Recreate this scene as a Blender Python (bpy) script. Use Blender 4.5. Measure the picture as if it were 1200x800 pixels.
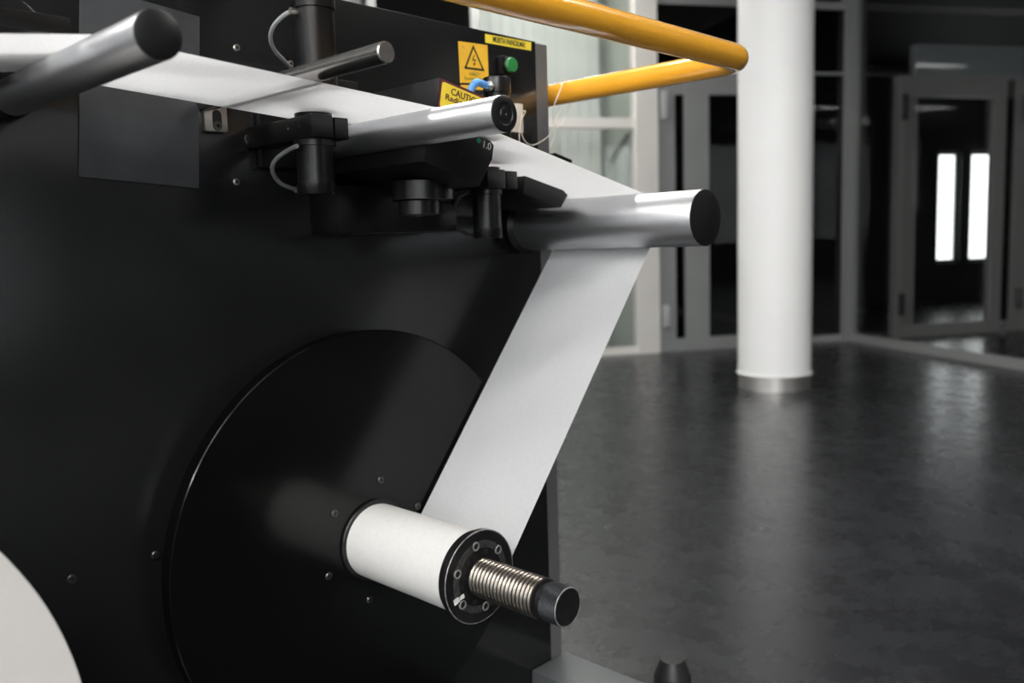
import bpy, bmesh, math, random
from math import sin, cos, pi, radians, sqrt, atan2, acos
from mathutils import Vector, Matrix

for o in list(bpy.data.objects):
    bpy.data.objects.remove(o)
S = bpy.context.scene
COL = S.collection
H = 0.92                                   # lens height above the floor

# ------------------------------------------------------------------ camera
F_PX, YAW, PITCH, ROLL = 1012.15, 0.8029, 0.1133, 0.0304
_f = Vector((sin(YAW) * cos(PITCH), cos(YAW) * cos(PITCH), -sin(PITCH)))
_r = _f.cross(Vector((0, 0, 1))).normalized()
_d = _f.cross(_r)
AX = cos(ROLL) * _r + sin(ROLL) * _d       # camera right
AY = -sin(ROLL) * _r + cos(ROLL) * _d      # camera down
CAM = Vector((0, 0, H))
cd = bpy.data.cameras.new('camera')
cam = bpy.data.objects.new('camera', cd)
COL.objects.link(cam)
cd.sensor_width = 36.0
cd.sensor_fit = 'HORIZONTAL'
cd.lens = F_PX / 1200 * 36
cd.clip_start = 0.02
cd.clip_end = 100
m = Matrix.Identity(3)
for i in range(3):
    m[i][0], m[i][1], m[i][2] = AX[i], -AY[i], -_f[i]
cam.matrix_world = Matrix.Translation(CAM) @ m.to_4x4()
cd.dof.use_dof = True
cd.dof.focus_distance = 0.95
cd.dof.aperture_fstop = 4.6
S.camera = cam

# ------------------------------------------------------------------ world, exposure
S.view_settings.view_transform = 'Standard'
S.view_settings.look = 'None'
S.view_settings.gamma = 1.0
S.view_settings.use_curve_mapping = False
S.view_settings.exposure = 0.47
W = bpy.data.worlds.new('world')
S.world = W
W.use_nodes = True
W.node_tree.nodes['Background'].inputs[0].default_value = (0.75, 0.85, 1.0, 1)
W.node_tree.nodes['Background'].inputs[1].default_value = 0.6
WIN_POWER = 3.0                            # daylight in the front window panes
WIN_LEFT = 1.0                            # weaker daylight in the left window panes
LAMP_POWER = 57.0                          # ceiling lamps
MIRROR_WIN = 2.2                             # panes built beyond the glass for windows mirrored in it

# ------------------------------------------------------------------ materials
MATS = {}


def mat(name, col, rough=0.5, metal=0.0, spec=0.5, coat=0.0, noise=None, bump=None, rvar=None, emit=None):
    """noise=(scale, amount) varies the colour, bump=(scale, strength), rvar=(scale, amount) varies the gloss"""
    m = bpy.data.materials.new(name)
    m.use_nodes = True
    nt = m.node_tree
    b = nt.nodes['Principled BSDF']
    b.inputs['Base Color'].default_value = (*col, 1)
    b.inputs['Roughness'].default_value = rough
    b.inputs['Metallic'].default_value = metal
    b.inputs['Specular IOR Level'].default_value = spec
    b.inputs['Coat Weight'].default_value = coat
    b.inputs['Coat Roughness'].default_value = 0.06
    tc = nt.nodes.new('ShaderNodeTexCoord')

    def ntex(scale, detail=5):
        n = nt.nodes.new('ShaderNodeTexNoise')
        n.inputs['Scale'].default_value = scale
        n.inputs['Detail'].default_value = detail
        nt.links.new(tc.outputs['Object'], n.inputs['Vector'])
        return n
    if noise:
        n = ntex(noise[0])
        mr = nt.nodes.new('ShaderNodeMapRange')
        mr.inputs['From Min'].default_value = .3
        mr.inputs['From Max'].default_value = .7
        mr.inputs['To Min'].default_value = 1 - noise[1]
        mr.inputs['To Max'].default_value = 1 + noise[1]
        nt.links.new(n.outputs['Fac'], mr.inputs['Value'])
        mx = nt.nodes.new('ShaderNodeVectorMath')
        mx.operation = 'SCALE'
        mx.inputs[0].default_value = col
        nt.links.new(mr.outputs[0], mx.inputs['Scale'])
        nt.links.new(mx.outputs[0], b.inputs['Base Color'])
    if rvar:
        n = ntex(rvar[0])
        mr = nt.nodes.new('ShaderNodeMapRange')
        mr.inputs['From Min'].default_value = .3
        mr.inputs['From Max'].default_value = .7
        mr.inputs['To Min'].default_value = max(.02, rough - rvar[1])
        mr.inputs['To Max'].default_value = min(1, rough + rvar[1])
        nt.links.new(n.outputs['Fac'], mr.inputs['Value'])
        nt.links.new(mr.outputs[0], b.inputs['Roughness'])
    if bump:
        n = ntex(bump[0], 3)
        bp = nt.nodes.new('ShaderNodeBump')
        bp.inputs['Strength'].default_value = bump[1]
        bp.inputs['Distance'].default_value = 0.002
        nt.links.new(n.outputs['Fac'], bp.inputs['Height'])
        nt.links.new(bp.outputs[0], b.inputs['Normal'])
    if emit:
        b.inputs['Emission Color'].default_value = (*emit[0], 1)
        b.inputs['Emission Strength'].default_value = emit[1]
    MATS[name] = m
    return m


def glass_mat(name, tint=(.95, .955, .95), ior=1.45):
    m = bpy.data.materials.new(name)
    m.use_nodes = True
    nt = m.node_tree
    nt.nodes.remove(nt.nodes['Principled BSDF'])
    out = nt.nodes['Material Output']
    fr = nt.nodes.new('ShaderNodeFresnel')
    ge = nt.nodes.new('ShaderNodeNewGeometry')      # both faces of a pane reflect alike
    mr = nt.nodes.new('ShaderNodeMapRange')
    mr.inputs['To Min'].default_value = ior
    mr.inputs['To Max'].default_value = 1 / ior
    nt.links.new(ge.outputs['Backfacing'], mr.inputs['Value'])
    nt.links.new(mr.outputs[0], fr.inputs['IOR'])
    tr = nt.nodes.new('ShaderNodeBsdfTransparent')
    tr.inputs[0].default_value = (*tint, 1)
    gl = nt.nodes.new('ShaderNodeBsdfGlossy')
    gl.inputs['Roughness'].default_value = 0.02
    mx = nt.nodes.new('ShaderNodeMixShader')
    nt.links.new(fr.outputs[0], mx.inputs[0])
    nt.links.new(tr.outputs[0], mx.inputs[1])
    nt.links.new(gl.outputs[0], mx.inputs[2])
    nt.links.new(mx.outputs[0], out.inputs['Surface'])
    MATS[name] = m


def paper_mat(name, col, trans):
    m = bpy.data.materials.new(name)
    m.use_nodes = True
    nt = m.node_tree
    nt.nodes.remove(nt.nodes['Principled BSDF'])
    out = nt.nodes['Material Output']
    tc = nt.nodes.new('ShaderNodeTexCoord')
    n = nt.nodes.new('ShaderNodeTexNoise')
    n.inputs['Scale'].default_value = 320
    n.inputs['Detail'].default_value = 4
    nt.links.new(tc.outputs['Object'], n.inputs['Vector'])
    mr = nt.nodes.new('ShaderNodeMapRange')
    mr.inputs['From Min'].default_value = .3
    mr.inputs['From Max'].default_value = .7
    mr.inputs['To Min'].default_value = .965
    mr.inputs['To Max'].default_value = 1.02
    nt.links.new(n.outputs['Fac'], mr.inputs['Value'])
    mx = nt.nodes.new('ShaderNodeVectorMath')
    mx.operation = 'SCALE'
    mx.inputs[0].default_value = col
    nt.links.new(mr.outputs[0], mx.inputs['Scale'])
    di = nt.nodes.new('ShaderNodeBsdfDiffuse')
    tl = nt.nodes.new('ShaderNodeBsdfTranslucent')
    nt.links.new(mx.outputs[0], di.inputs['Color'])
    nt.links.new(mx.outputs[0], tl.inputs['Color'])
    mi = nt.nodes.new('ShaderNodeMixShader')
    mi.inputs[0].default_value = trans
    nt.links.new(di.outputs[0], mi.inputs[1])
    nt.links.new(tl.outputs[0], mi.inputs[2])
    nt.links.new(mi.outputs[0], out.inputs['Surface'])
    MATS[name] = m


mat('panel_black', (.0098, .01, .0105), .2, spec=.45, noise=(6, .2), bump=(700, .045), rvar=(3, .03))
mat('disc_black', (.002, .002, .0022), .19, spec=.36, noise=(5, .3), rvar=(4, .04))
mat('cabinet_grey', (.12, .12, .122), .42, noise=(8, .06), bump=(700, .05))
mat('frame_grey', (.09, .097, .1), .45, noise=(10, .08), bump=(600, .02))
mat('black_plastic', (.0048, .0048, .0052), .38, spec=.3, noise=(30, .2))
mat('black_anodised', (.0052, .005, .0054), .3, spec=.35, noise=(20, .2))
mat('cap_black', (.007, .007, .0076), .4, spec=.35, noise=(25, .25))
mat('aluminium', (.52, .53, .545), .38, 1.0, noise=(25, .03))
mat('brushed_bar', (.42, .405, .39), .26, 1.0, noise=(60, .1))
mat('bar_face', (.55, .5, .47), .3, 1.0, noise=(80, .1))
mat('steel_thread', (.23, .207, .18), .3, 1.0, noise=(90, .15))
mat('knurl', (.075, .08, .087), .36, .85, noise=(300, .3))
mat('worn_edge', (.36, .35, .34), .45, .7, noise=(120, .5))
mat('worn_ring', (.055, .053, .052), .5, .4, noise=(160, .55))
mat('flange_black', (.012, .012, .0125), .32, .2, noise=(90, .5))
mat('screw_dark', (.1, .098, .095), .35, .9)
mat('screw_bright', (.6, .57, .53), .3, 1.0)
mat('recess_black', (.004, .004, .004), .6)
mat('sheet_blue_grey', (.06, .0635, .069), .38, .3, noise=(26, .14), rvar=(40, .06))
mat('stainless', (.6, .57, .54), .33, 1.0, noise=(50, .1))
mat('orange_paint', (.9, .42, .03), .22, coat=1.0, noise=(12, .03))
mat('cable_grey', (.3, .31, .32), .5)
mat('cable_dark', (.03, .03, .032), .5)
mat('hose_blue', (.12, .35, .75), .35)
mat('label_amber', (.86, .5, .035), .5, noise=(60, .05))
mat('label_yellow', (.83, .66, .05), .5, noise=(60, .04))
mat('label_lemon', (.93, .72, .06), .5, noise=(60, .04))
mat('maroon', (.12, .018, .03), .5)
mat('print_black', (.012, .012, .008), .6)
mat('print_olive', (.11, .1, .015), .6)
mat('print_pink', (.6, .3, .16), .6)
mat('print_white', (.7, .7, .68), .5)
mat('button_green', (.02, .2, .055), .35)
mat('led_green', (.01, .25, .12), .3)
mat('led_red', (.3, .01, .01), .3, emit=((1, .05, .03), .6))
mat('string_white', (.75, .68, .58), .8)
mat('beige_plate', (.62, .56, .48), .5)
mat('core_paper', (.7, .692, .67), .75, noise=(180, .03))
mat('roll_side', (.62, .6, .575), .8, noise=(14, .025), bump=(200, .1))
mat('rubber', (.014, .014, .015), .42, noise=(30, .3))
mat('tape_white', (.72, .71, .69), .6, noise=(200, .2))
paper_mat('paper', (.87, .875, .885), .41)
# the room
mat('column_white', (.88, .88, .875), .55, noise=(3, .015))
mat('base_steel', (.72, .7, .67), .42, 1.0, noise=(6, .1))
mat('wall_white', (.72, .7, .665), .6, noise=(4, .02))
mat('wall_grey', (.22, .22, .22), .6, noise=(4, .03))
mat('door_grey', (.27, .28, .275), .5, noise=(4, .04))
mat('handle_pale', (.55, .56, .56), .4, .4)
mat('blind', (.72, .76, .735), .65, noise=(3, .05))
mat('jamb_green', (.42, .46, .42), .6)
mat('ceiling_white', (.78, .78, .77), .8)
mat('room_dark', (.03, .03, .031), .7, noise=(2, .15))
mat('panel_grey', (.22, .24, .255), .6)
mat('mullion', (.3, .31, .305), .45, .3)
mat('window_bar', (.4, .41, .4), .5)
mat('daylight', (.8, .8, .8), .5, emit=((.93, .97, 1.0), WIN_POWER))
mat('daylight_left', (.8, .8, .8), .5, emit=((.95, .975, 1.0), WIN_LEFT))
mat('daylight_mirrored', (.8, .8, .8), .5, emit=((.95, .98, 1.0), MIRROR_WIN))
mat('lamp_light', (.8, .8, .8), .5, emit=((1.0, .985, .965), LAMP_POWER))
mat('lamp_fill', (.8, .8, .8), .5, emit=((1.0, .965, .92), LAMP_POWER * .62))  # fill light added for the column and the blinds
mat('lamp_body', (.7, .7, .7), .5)
glass_mat('glass')
glass_mat('glass_smoked', (.25, .252, .25), 1.5)


def floor_mat():
    m = bpy.data.materials.new('floor_dark')
    m.use_nodes = True
    nt = m.node_tree
    b = nt.nodes['Principled BSDF']
    tc = nt.nodes.new('ShaderNodeTexCoord')

    def ntex(scale, detail, rough=.6, dist=0):
        n = nt.nodes.new('ShaderNodeTexNoise')
        n.inputs['Scale'].default_value = scale
        n.inputs['Detail'].default_value = detail
        n.inputs['Roughness'].default_value = rough
        n.inputs['Distortion'].default_value = dist
        nt.links.new(tc.outputs['Object'], n.inputs['Vector'])
        return n
    a, c = ntex(2.2, 8, .65, .3), ntex(11, 8, .7, .1)
    ad = nt.nodes.new('ShaderNodeMath')
    ad.operation = 'ADD'
    nt.links.new(a.outputs['Fac'], ad.inputs[0])
    nt.links.new(c.outputs['Fac'], ad.inputs[1])
    cr = nt.nodes.new('ShaderNodeValToRGB')
    cr.color_ramp.elements[0].position = .38
    cr.color_ramp.elements[0].color = (.0115, .012, .0136, 1)
    cr.color_ramp.elements[1].position = .62
    cr.color_ramp.elements[1].color = (.026, .0272, .0298, 1)
    hf = nt.nodes.new('ShaderNodeMath')
    hf.operation = 'MULTIPLY'
    hf.inputs[1].default_value = .5
    nt.links.new(ad.outputs[0], hf.inputs[0])
    nt.links.new(hf.outputs[0], cr.inputs[0])
    nt.links.new(cr.outputs[0], b.inputs['Base Color'])
    mr = nt.nodes.new('ShaderNodeMapRange')
    mr.inputs['From Min'].default_value = .35
    mr.inputs['From Max'].default_value = .65
    mr.inputs['To Min'].default_value = .25
    mr.inputs['To Max'].default_value = .3
    nt.links.new(c.outputs['Fac'], mr.inputs['Value'])
    nt.links.new(mr.outputs[0], b.inputs['Roughness'])
    n3 = ntex(60, 4)
    bp = nt.nodes.new('ShaderNodeBump')
    bp.inputs['Strength'].default_value = .004
    bp.inputs['Distance'].default_value = .004
    nt.links.new(n3.outputs['Fac'], bp.inputs['Height'])
    nt.links.new(bp.outputs[0], b.inputs['Normal'])
    MATS['floor_dark'] = m


floor_mat()

# ------------------------------------------------------------------ helpers
WLOC = {}


def at(px, py, Y):
    """the point of the plane y = Y seen at a spot of the photograph (all machine faces are such planes)"""
    r = AX * ((px - 600) / F_PX) + AY * ((py - 400) / F_PX) + _f
    return CAM + r * (Y / r.y)


def BM():
    return bmesh.new()


def finish(bm, smooth):
    if smooth is not None:
        bm.normal_update()
        for f in bm.faces:
            f.smooth = True
        for e in bm.edges:
            if len(e.link_faces) == 2 and e.calc_face_angle(0) > smooth:
                e.smooth = False


def obj(name, bm, m, parent=None, smooth=radians(40), loc=None, fixn=True, bevel=0):
    """link a bmesh (in world coordinates) as one object with its origin at its middle"""
    if fixn:
        bmesh.ops.recalc_face_normals(bm, faces=bm.faces)
    if bevel:
        es = [e for e in bm.edges if len(e.link_faces) == 2 and e.calc_face_angle(0) > radians(30)]
        bmesh.ops.bevel(bm, geom=es, offset=bevel, segments=2, profile=.6, affect='EDGES', clamp_overlap=True)
    finish(bm, smooth)
    vs = [v.co for v in bm.verts]
    if loc is None:
        loc = Vector([(min(v[i] for v in vs) + max(v[i] for v in vs)) / 2 for i in range(3)])
    for v in bm.verts:
        v.co -= loc
    me = bpy.data.meshes.new(name)
    bm.to_mesh(me)
    bm.free()
    me.materials.append(MATS[m])
    return place(name, me, loc, parent)


def place(name, me, loc, parent=None, rot=None):
    o = bpy.data.objects.new(name, me)
    COL.objects.link(o)
    o.location = loc
    if rot is not None:
        o.rotation_euler = rot
    WLOC[o.name] = Vector(loc)
    if parent is not None:
        o.parent = parent
        o.matrix_parent_inverse = Matrix.Translation(-WLOC[parent.name])
    return o


def tag(o, label, cat, group=None):
    o['label'] = label
    o['category'] = cat
    if group:
        o['group'] = group
    return o


def thing(name, label, cat, loc, group=None):
    o = bpy.data.objects.new(name, None)
    COL.objects.link(o)
    o.location = loc
    o.empty_display_size = .05
    WLOC[o.name] = Vector(loc)
    return tag(o, label, cat, group)


def struct(o):
    o['kind'] = 'structure'
    return o


def box(bm, x0, x1, y0, y1, z0, z1, M=None):
    vs = [bm.verts.new((x, y, z)) for x in (x0, x1) for y in (y0, y1) for z in (z0, z1)]
    for q in ((0, 1, 3, 2), (4, 6, 7, 5), (0, 4, 5, 1), (2, 3, 7, 6), (0, 2, 6, 4), (1, 5, 7, 3)):
        bm.faces.new([vs[i] for i in q])
    if M is not None:
        for v in vs:
            v.co = M @ v.co
    return bm


def frame_axes(d):
    d = Vector(d).normalized()
    a = Vector((0, 0, 1)) if abs(d.z) < .9 else Vector((1, 0, 0))
    u = d.cross(a).normalized()
    return d, u, u.cross(d).normalized()


def lathe(bm, origin, axis, prof, n=48):
    """prof = [(t, r)]: rings at origin + t*axis; closed with caps"""
    d, u, w = frame_axes(axis)
    origin = Vector(origin)
    rings = []
    for t, r in prof:
        c = origin + d * t
        if r <= 1e-6:
            rings.append([bm.verts.new(c)])
        else:
            rings.append([bm.verts.new(c + u * (r * cos(2 * pi * k / n)) + w * (r * sin(2 * pi * k / n))) for k in range(n)])
    for a, b in zip(rings, rings[1:]):
        for k in range(n):
            k2 = (k + 1) % n
            if len(a) == 1 and len(b) == 1:
                continue
            if len(a) == 1:
                bm.faces.new([a[0], b[k2], b[k]])
            elif len(b) == 1:
                bm.faces.new([a[k], a[k2], b[0]])
            else:
                bm.faces.new([a[k], a[k2], b[k2], b[k]])
    for rg, rev in ((rings[0], True), (rings[-1], False)):
        if len(rg) > 1:
            bm.faces.new(list(reversed(rg)) if rev else rg)
    return bm


def cyl(bm, p0, p1, r, n=48, ch=0.0):
    p0, p1 = Vector(p0), Vector(p1)
    L = (p1 - p0).length
    pr = [(0, r), (L, r)] if not ch else [(0, r - ch), (ch, r), (L - ch, r), (L, r - ch)]
    return lathe(bm, p0, p1 - p0, pr, n)


def annulus(bm, origin, axis, r0, r1, t, n=64, ch=0.0):
    """a ring r0..r1 of thickness t along axis"""
    d, u, w = frame_axes(axis)
    origin = Vector(origin)
    prof = [(0, r0), (0, r1), (t - ch, r1), (t, r1 - ch), (t, r0)] if ch else [(0, r0), (0, r1), (t, r1), (t, r0)]
    rings = [[bm.verts.new(origin + d * a + u * (r * cos(2 * pi * k / n)) + w * (r * sin(2 * pi * k / n))) for k in range(n)] for a, r in prof]
    for i in range(len(rings)):
        a, b = rings[i], rings[(i + 1) % len(rings)]
        for k in range(n):
            k2 = (k + 1) % n
            bm.faces.new([a[k], a[k2], b[k2], b[k]])
    return bm


def smooth_path(pts, sub=8):
    pts = [Vector(p) for p in pts]
    P = [2 * pts[0] - pts[1]] + pts + [2 * pts[-1] - pts[-2]]
    out = []
    for i in range(1, len(P) - 2):
        for s in range(sub):
            t = s / sub
            a, b, c, d = P[i - 1], P[i], P[i + 1], P[i + 2]
            out.append(.5 * ((2 * b) + (c - a) * t + (2 * a - 5 * b + 4 * c - d) * t * t + (3 * b - a - 3 * c + d) * t ** 3))
    out.append(pts[-1])
    return out


def tube(bm, pts, r, n=12):
    pts = [Vector(p) for p in pts]
    rings = []
    t0 = (pts[1] - pts[0]).normalized()
    _, u, w = frame_axes(t0)
    for i, p in enumerate(pts):
        t = (pts[min(i + 1, len(pts) - 1)] - pts[max(i - 1, 0)]).normalized()
        u = (u - t * u.dot(t)).normalized()
        w = t.cross(u)
        rings.append([bm.verts.new(p + u * (r * cos(2 * pi * k / n)) + w * (r * sin(2 * pi * k / n))) for k in range(n)])
    for a, b in zip(rings, rings[1:]):
        for k in range(n):
            k2 = (k + 1) % n
            bm.faces.new([a[k], a[k2], b[k2], b[k]])
    bm.faces.new(list(reversed(rings[0])))
    bm.faces.new(rings[-1])
    return bm


def prism(bm, poly, y0, y1):
    """extrude a polygon given as (x, z) from y0 to y1"""
    a = [bm.verts.new((x, y0, z)) for x, z in poly]
    b = [bm.verts.new((x, y1, z)) for x, z in poly]
    n = len(poly)
    bm.faces.new(a)
    bm.faces.new(list(reversed(b)))
    for k in range(n):
        k2 = (k + 1) % n
        bm.faces.new([a[k], b[k], b[k2], a[k2]])
    return bm


def text_mesh(name, s, size, m, parent, loc, xdir, zdir, align='CENTER', width=None, bold=0.0):
    """flat lettering lying on a face: xdir runs along the line of text, zdir is up"""
    cu = bpy.data.curves.new(name, 'FONT')
    cu.body = s
    cu.size = size
    cu.align_x = align
    cu.align_y = 'CENTER'
    cu.extrude = .00015
    cu.offset = bold
    cu.resolution_u = 3
    t = bpy.data.objects.new('tmp_text', cu)
    COL.objects.link(t)
    bpy.context.view_layer.update()
    me = bpy.data.meshes.new_from_object(t.evaluated_get(bpy.context.evaluated_depsgraph_get()))
    bpy.data.objects.remove(t)
    X, Z = Vector(xdir).normalized(), Vector(zdir).normalized()
    N = X.cross(Z)
    w0 = max(v.co.x for v in me.vertices) - min(v.co.x for v in me.vertices)
    k = width / w0 if width else 1
    loc = Vector(loc)
    for v in me.vertices:
        v.co = X * (v.co.x * k) + Z * v.co.y + N * v.co.z
    me.materials.clear()
    me.materials.append(MATS[m])
    me.name = name
    return place(name, me, loc, parent)


def poly_sheet(bm, pts, nrm, t):
    """a thin plate with the outline pts (world points), thickness t along nrm"""
    nrm = Vector(nrm).normalized() * t
    a = [bm.verts.new(Vector(p)) for p in pts]
    b = [bm.verts.new(Vector(p) + nrm) for p in pts]
    n = len(a)
    bm.faces.new(a)
    bm.faces.new(list(reversed(b)))
    for k in range(n):
        k2 = (k + 1) % n
        bm.faces.new([a[k], a[k2], b[k2], b[k]])
    return bm


# ================================================================== THE ROOM
RY = -0.574                                # the room is turned against the machine
RM = Matrix.Rotation(RY, 4, 'Z')           # room axes: d across, e deep


def rp(d, e, z):
    return RM @ Vector((d, e, z))


def rbox(bm, d0, d1, e0, e1, z0, z1):
    return box(bm, d0, d1, e0, e1, z0, z1, RM)


E0, D1 = 6.52, 4.495                       # partition at the back, glass wall on the right
CEIL = 3.3
DL, EB, DR, ER = -6.0, -5.0, 9.6, 9.4      # outer walls
struct(obj('floor', rbox(BM(), DL, DR, EB, ER, -.1, 0), 'floor_dark', smooth=None))
struct(obj('ceiling', rbox(BM(), DL, DR, EB, ER, CEIL, CEIL + .1), 'ceiling_white', smooth=None))
struct(obj('wall_right', rbox(BM(), DR, DR + .1, EB, ER, 0, CEIL), 'room_dark', smooth=None))


def wall_with_windows(name, along_d, pos, a0, a1, wins, m, first, z0=.75, z1=3.0, pane='daylight', out=-1, bar=True):
    """a wall with openings; each window is a structure of its own: frame and panes"""
    bm = BM()

    def seg(s0, s1, za, zb):
        if along_d:
            rbox(bm, s0, s1, min(pos, pos + .2 * out), max(pos, pos + .2 * out), za, zb)
        else:
            rbox(bm, min(pos, pos + .2 * out), max(pos, pos + .2 * out), s0, s1, za, zb)
    seg(a0, a1, 0, z0)
    seg(a0, a1, z1, CEIL)
    c = a0
    for s0, s1 in wins:
        seg(c, s0, z0, z1)
        c = s1
    seg(c, a1, z0, z1)
    struct(obj(name, bm, m, smooth=None))
    for i, (s0, s1) in enumerate(wins):
        fb = BM()
        p = pos + .08 * out
        mid = (s0 + s1) / 2
        bars = [(s0, s0 + .05, z0, z1), (s1 - .05, s1, z0, z1), (s0, s1, z0, z0 + .05), (s0, s1, z1 - .05, z1), (mid - .03, mid + .03, z0, z1)]
        if not bar:
            bars.pop()
        for b0, b1, za, zb in bars:
            if along_d:
                rbox(fb, b0, b1, p - .03, p + .03, za, zb)
            else:
                rbox(fb, p - .03, p + .03, b0, b1, za, zb)
        w = struct(obj('window_%d' % (first + i), fb, 'window_bar', smooth=None))
        for b0, b1 in (((s0 + .05, mid - .03), (mid + .03, s1 - .05)) if bar else ((s0 + .05, s1 - .05),)):
            pb = BM()
            if along_d:
                rbox(pb, b0, b1, p - .005, p + .005, z0 + .05, z1 - .05)
            else:
                rbox(pb, p - .005, p + .005, b0, b1, z0 + .05, z1 - .05)
            obj('pane', pb, pane, w, smooth=None)


wall_with_windows('wall_front', True, EB, DL, DR, [(-5.4 + 1.95 * k, -3.75 + 1.95 * k) for k in range(3)] + [(6.25, 7.1)], 'wall_grey', 1)
wall_with_windows('wall_left', False, DL, EB, ER, [(-4.4 + 1.95 * k, -2.75 + 1.95 * k) for k in range(5)], 'wall_white', 30, pane='daylight_left')
wall_with_windows('wall_back', True, ER, DL, DR, [(7.70, 8.04), (8.18, 8.62)], 'room_dark', 11, .5, 1.9, 'daylight_mirrored', out=1, bar=False)  # its glowing windows stand in for ones mirrored in the glass wall

# back partition: white bay with blinds, grey doors, dark glass above
PT = .06


def part_box(name, d0, d1, z0, z1, m, parent=None, e0=E0, e1=E0 + PT):
    return obj(name, rbox(BM(), d0, d1, e0, e1, z0, z1), m, parent, smooth=None)


struct(part_box('trim_1', 2.56, 2.745, 0, CEIL, 'wall_white', e0=E0 - .03, e1=E0 + .09))
struct(part_box('trim_2', 1.32, 2.56, 1.79, 1.867, 'wall_white'))
struct(part_box('trim_3', 1.32, 2.56, 0, .06, 'wall_white'))
struct(part_box('trim_4', 1.28, 1.34, 0, CEIL, 'mullion'))
struct(part_box('trim_5', .52, .58, 0, CEIL, 'mullion'))
struct(part_box('trim_6', DL, .52, 0, .06, 'wall_white'))
struct(part_box('trim_7', DL, .52, 1.79, 1.867, 'wall_white'))
# recess behind the bay
struct(part_box('wall_recess_side', 2.56, 2.62, 0, CEIL, 'jamb_green', e0=E0 + .09, e1=7.2))
struct(part_box('wall_recess', DL, 2.62, 0, CEIL, 'jamb_green', e0=7.2, e1=7.28))
st = obj('shadow_bar', tube(BM(), [rp(2.54, 6.62, 1.76), rp(2.54, 7.06, 1.58)], .014, 8), 'mullion', smooth=None)  # thin bar put in for the shadow line on the recess side
tag(st, 'thin bar built in place of a diagonal brace behind the glass of the white window bay', 'shadow')
bl = thing('vertical_blind', 'pale green vertical blind hanging behind the white framed glass bay', 'blind', rp(2.0, 7.1, .05))
sl = BM()
rbox(sl, -.049, .049, -.004, .004, -1.6, 1.6)
for v in sl.verts:
    v.co = Matrix.Rotation(radians(14), 3, 'Z') @ v.co
slm = bpy.data.meshes.new('slat')
sl.to_mesh(slm)
sl.free()
slm.materials.append(MATS['blind'])
k = 0
dd = -.55
while dd < 2.5:
    if not .56 < dd < 1.3:
        place('slat', slm, rp(dd, 7.08, 1.66), bl)
    dd += .093
obj('head_rail', rbox(BM(), -.6, 2.55, 7.05, 7.12, 3.26, 3.3), 'wall_white', bl, smooth=None)
wb = struct(part_box('window_20', 1.34, 2.56, .06, .07, 'mullion', e0=E0 + .02, e1=E0 + .04))
obj('pane', rbox(BM(), 1.34, 2.56, E0 + .025, E0 + .033, .07, 1.79), 'glass', wb, smooth=None)
obj('pane', rbox(BM(), 1.34, 2.56, E0 + .025, E0 + .033, 1.867, CEIL), 'glass', wb, smooth=None)
# dark glazed door beside the bay
db = struct(part_box('door_3', .58, 1.28, 2.1, 2.16, 'mullion'))
obj('pane', rbox(BM(), .58, 1.28, E0 + .02, E0 + .032, .04, 2.1), 'glass_smoked', db, smooth=None)
obj('pane', rbox(BM(), .58, 1.28, E0 + .02, E0 + .032, 2.16, CEIL), 'glass_smoked', db, smooth=None)
struct(part_box('wall_recess_dark', .5, 1.36, 0, CEIL, 'room_dark', e0=6.75, e1=6.8))


def glazed_door(name, dj0, dj1, slit, stile, gl1, end, hs, m='door_grey'):
    """grey door leaf in the partition: fixed side part with a narrow slit, then a leaf with a wide pane"""
    bm = BM()
    rbox(bm, dj0, slit[0], E0, E0 + PT, 0, 2.22)
    rbox(bm, slit[0], slit[1], E0, E0 + PT, 0, .105)
    rbox(bm, slit[0], slit[1], E0, E0 + PT, 2.05, 2.22)
    rbox(bm, slit[1], stile, E0 - .01, E0 + PT, 0, 2.22)
    rbox(bm, stile, gl1, E0 - .01, E0 + PT, 0, .105)
    rbox(bm, stile, gl1, E0 - .01, E0 + PT, 2.05, 2.22)
    rbox(bm, gl1, end, E0 - .01, E0 + PT, 0, 2.22)
    o = struct(obj(name, bm, m, smooth=None))
    obj('pane', rbox(BM(), slit[0], slit[1], E0 + .02, E0 + .03, .105, 2.05), 'glass_smoked', o, smooth=None)
    obj('pane', rbox(BM(), stile, gl1, E0 + .02, E0 + .03, .105, 2.05), 'glass' if m == 'door_grey_mirrored' else 'glass_smoked', o, smooth=None)
    for hd in hs:
        for za, zb in ((.2, .385), (1.855, 2.075)):
            obj('hinge', rbox(BM(), hd - .028, hd + .028, E0 - .035, E0 + .002, za, zb), 'room_dark' if m == 'door_grey_mirrored' else 'handle_pale', o, bevel=.008)
    return o


glazed_door('door_1', 2.745, 2.9, (2.9, 2.985), 3.19, 4.0, 4.13, (2.805,))
mat('door_grey_mirrored', (.2, .2, .195), .5, noise=(4, .04))  # door colour darkened for the dimmer mirror image
glazed_door('door_mirrored', 4.93, 4.932, (4.932, 4.94), 5.117, 5.9, 6.015, (4.985, 6.2), 'door_grey_mirrored')  # built solid for the reflection of the doors in the glass wall
o = struct(part_box('trim_mirrored', 6.123, 6.4, 0, 2.22, 'door_grey_mirrored'))
obj('pane', rbox(BM(), 6.015, 6.123, E0 + .02, E0 + .03, .1, 2.2), 'glass_smoked', o, smooth=None)
struct(part_box('wall_panel_mirrored', 5.084, 6.17, 2.22, 2.48, 'panel_grey', e0=E0 - .02))  # stands in for the panel above the mirrored door
struct(part_box('trim_9', 2.745, D1, 2.74, 2.8, 'door_grey'))
w = struct(part_box('window_21', 2.745, D1, 2.22, 2.24, 'door_grey'))
obj('pane', rbox(BM(), 2.745, D1, E0 + .02, E0 + .03, 2.24, 2.74), 'glass_smoked', w, smooth=None)
w = struct(part_box('window_22', 4.13, 4.43, .0, .06, 'door_grey'))
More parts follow.
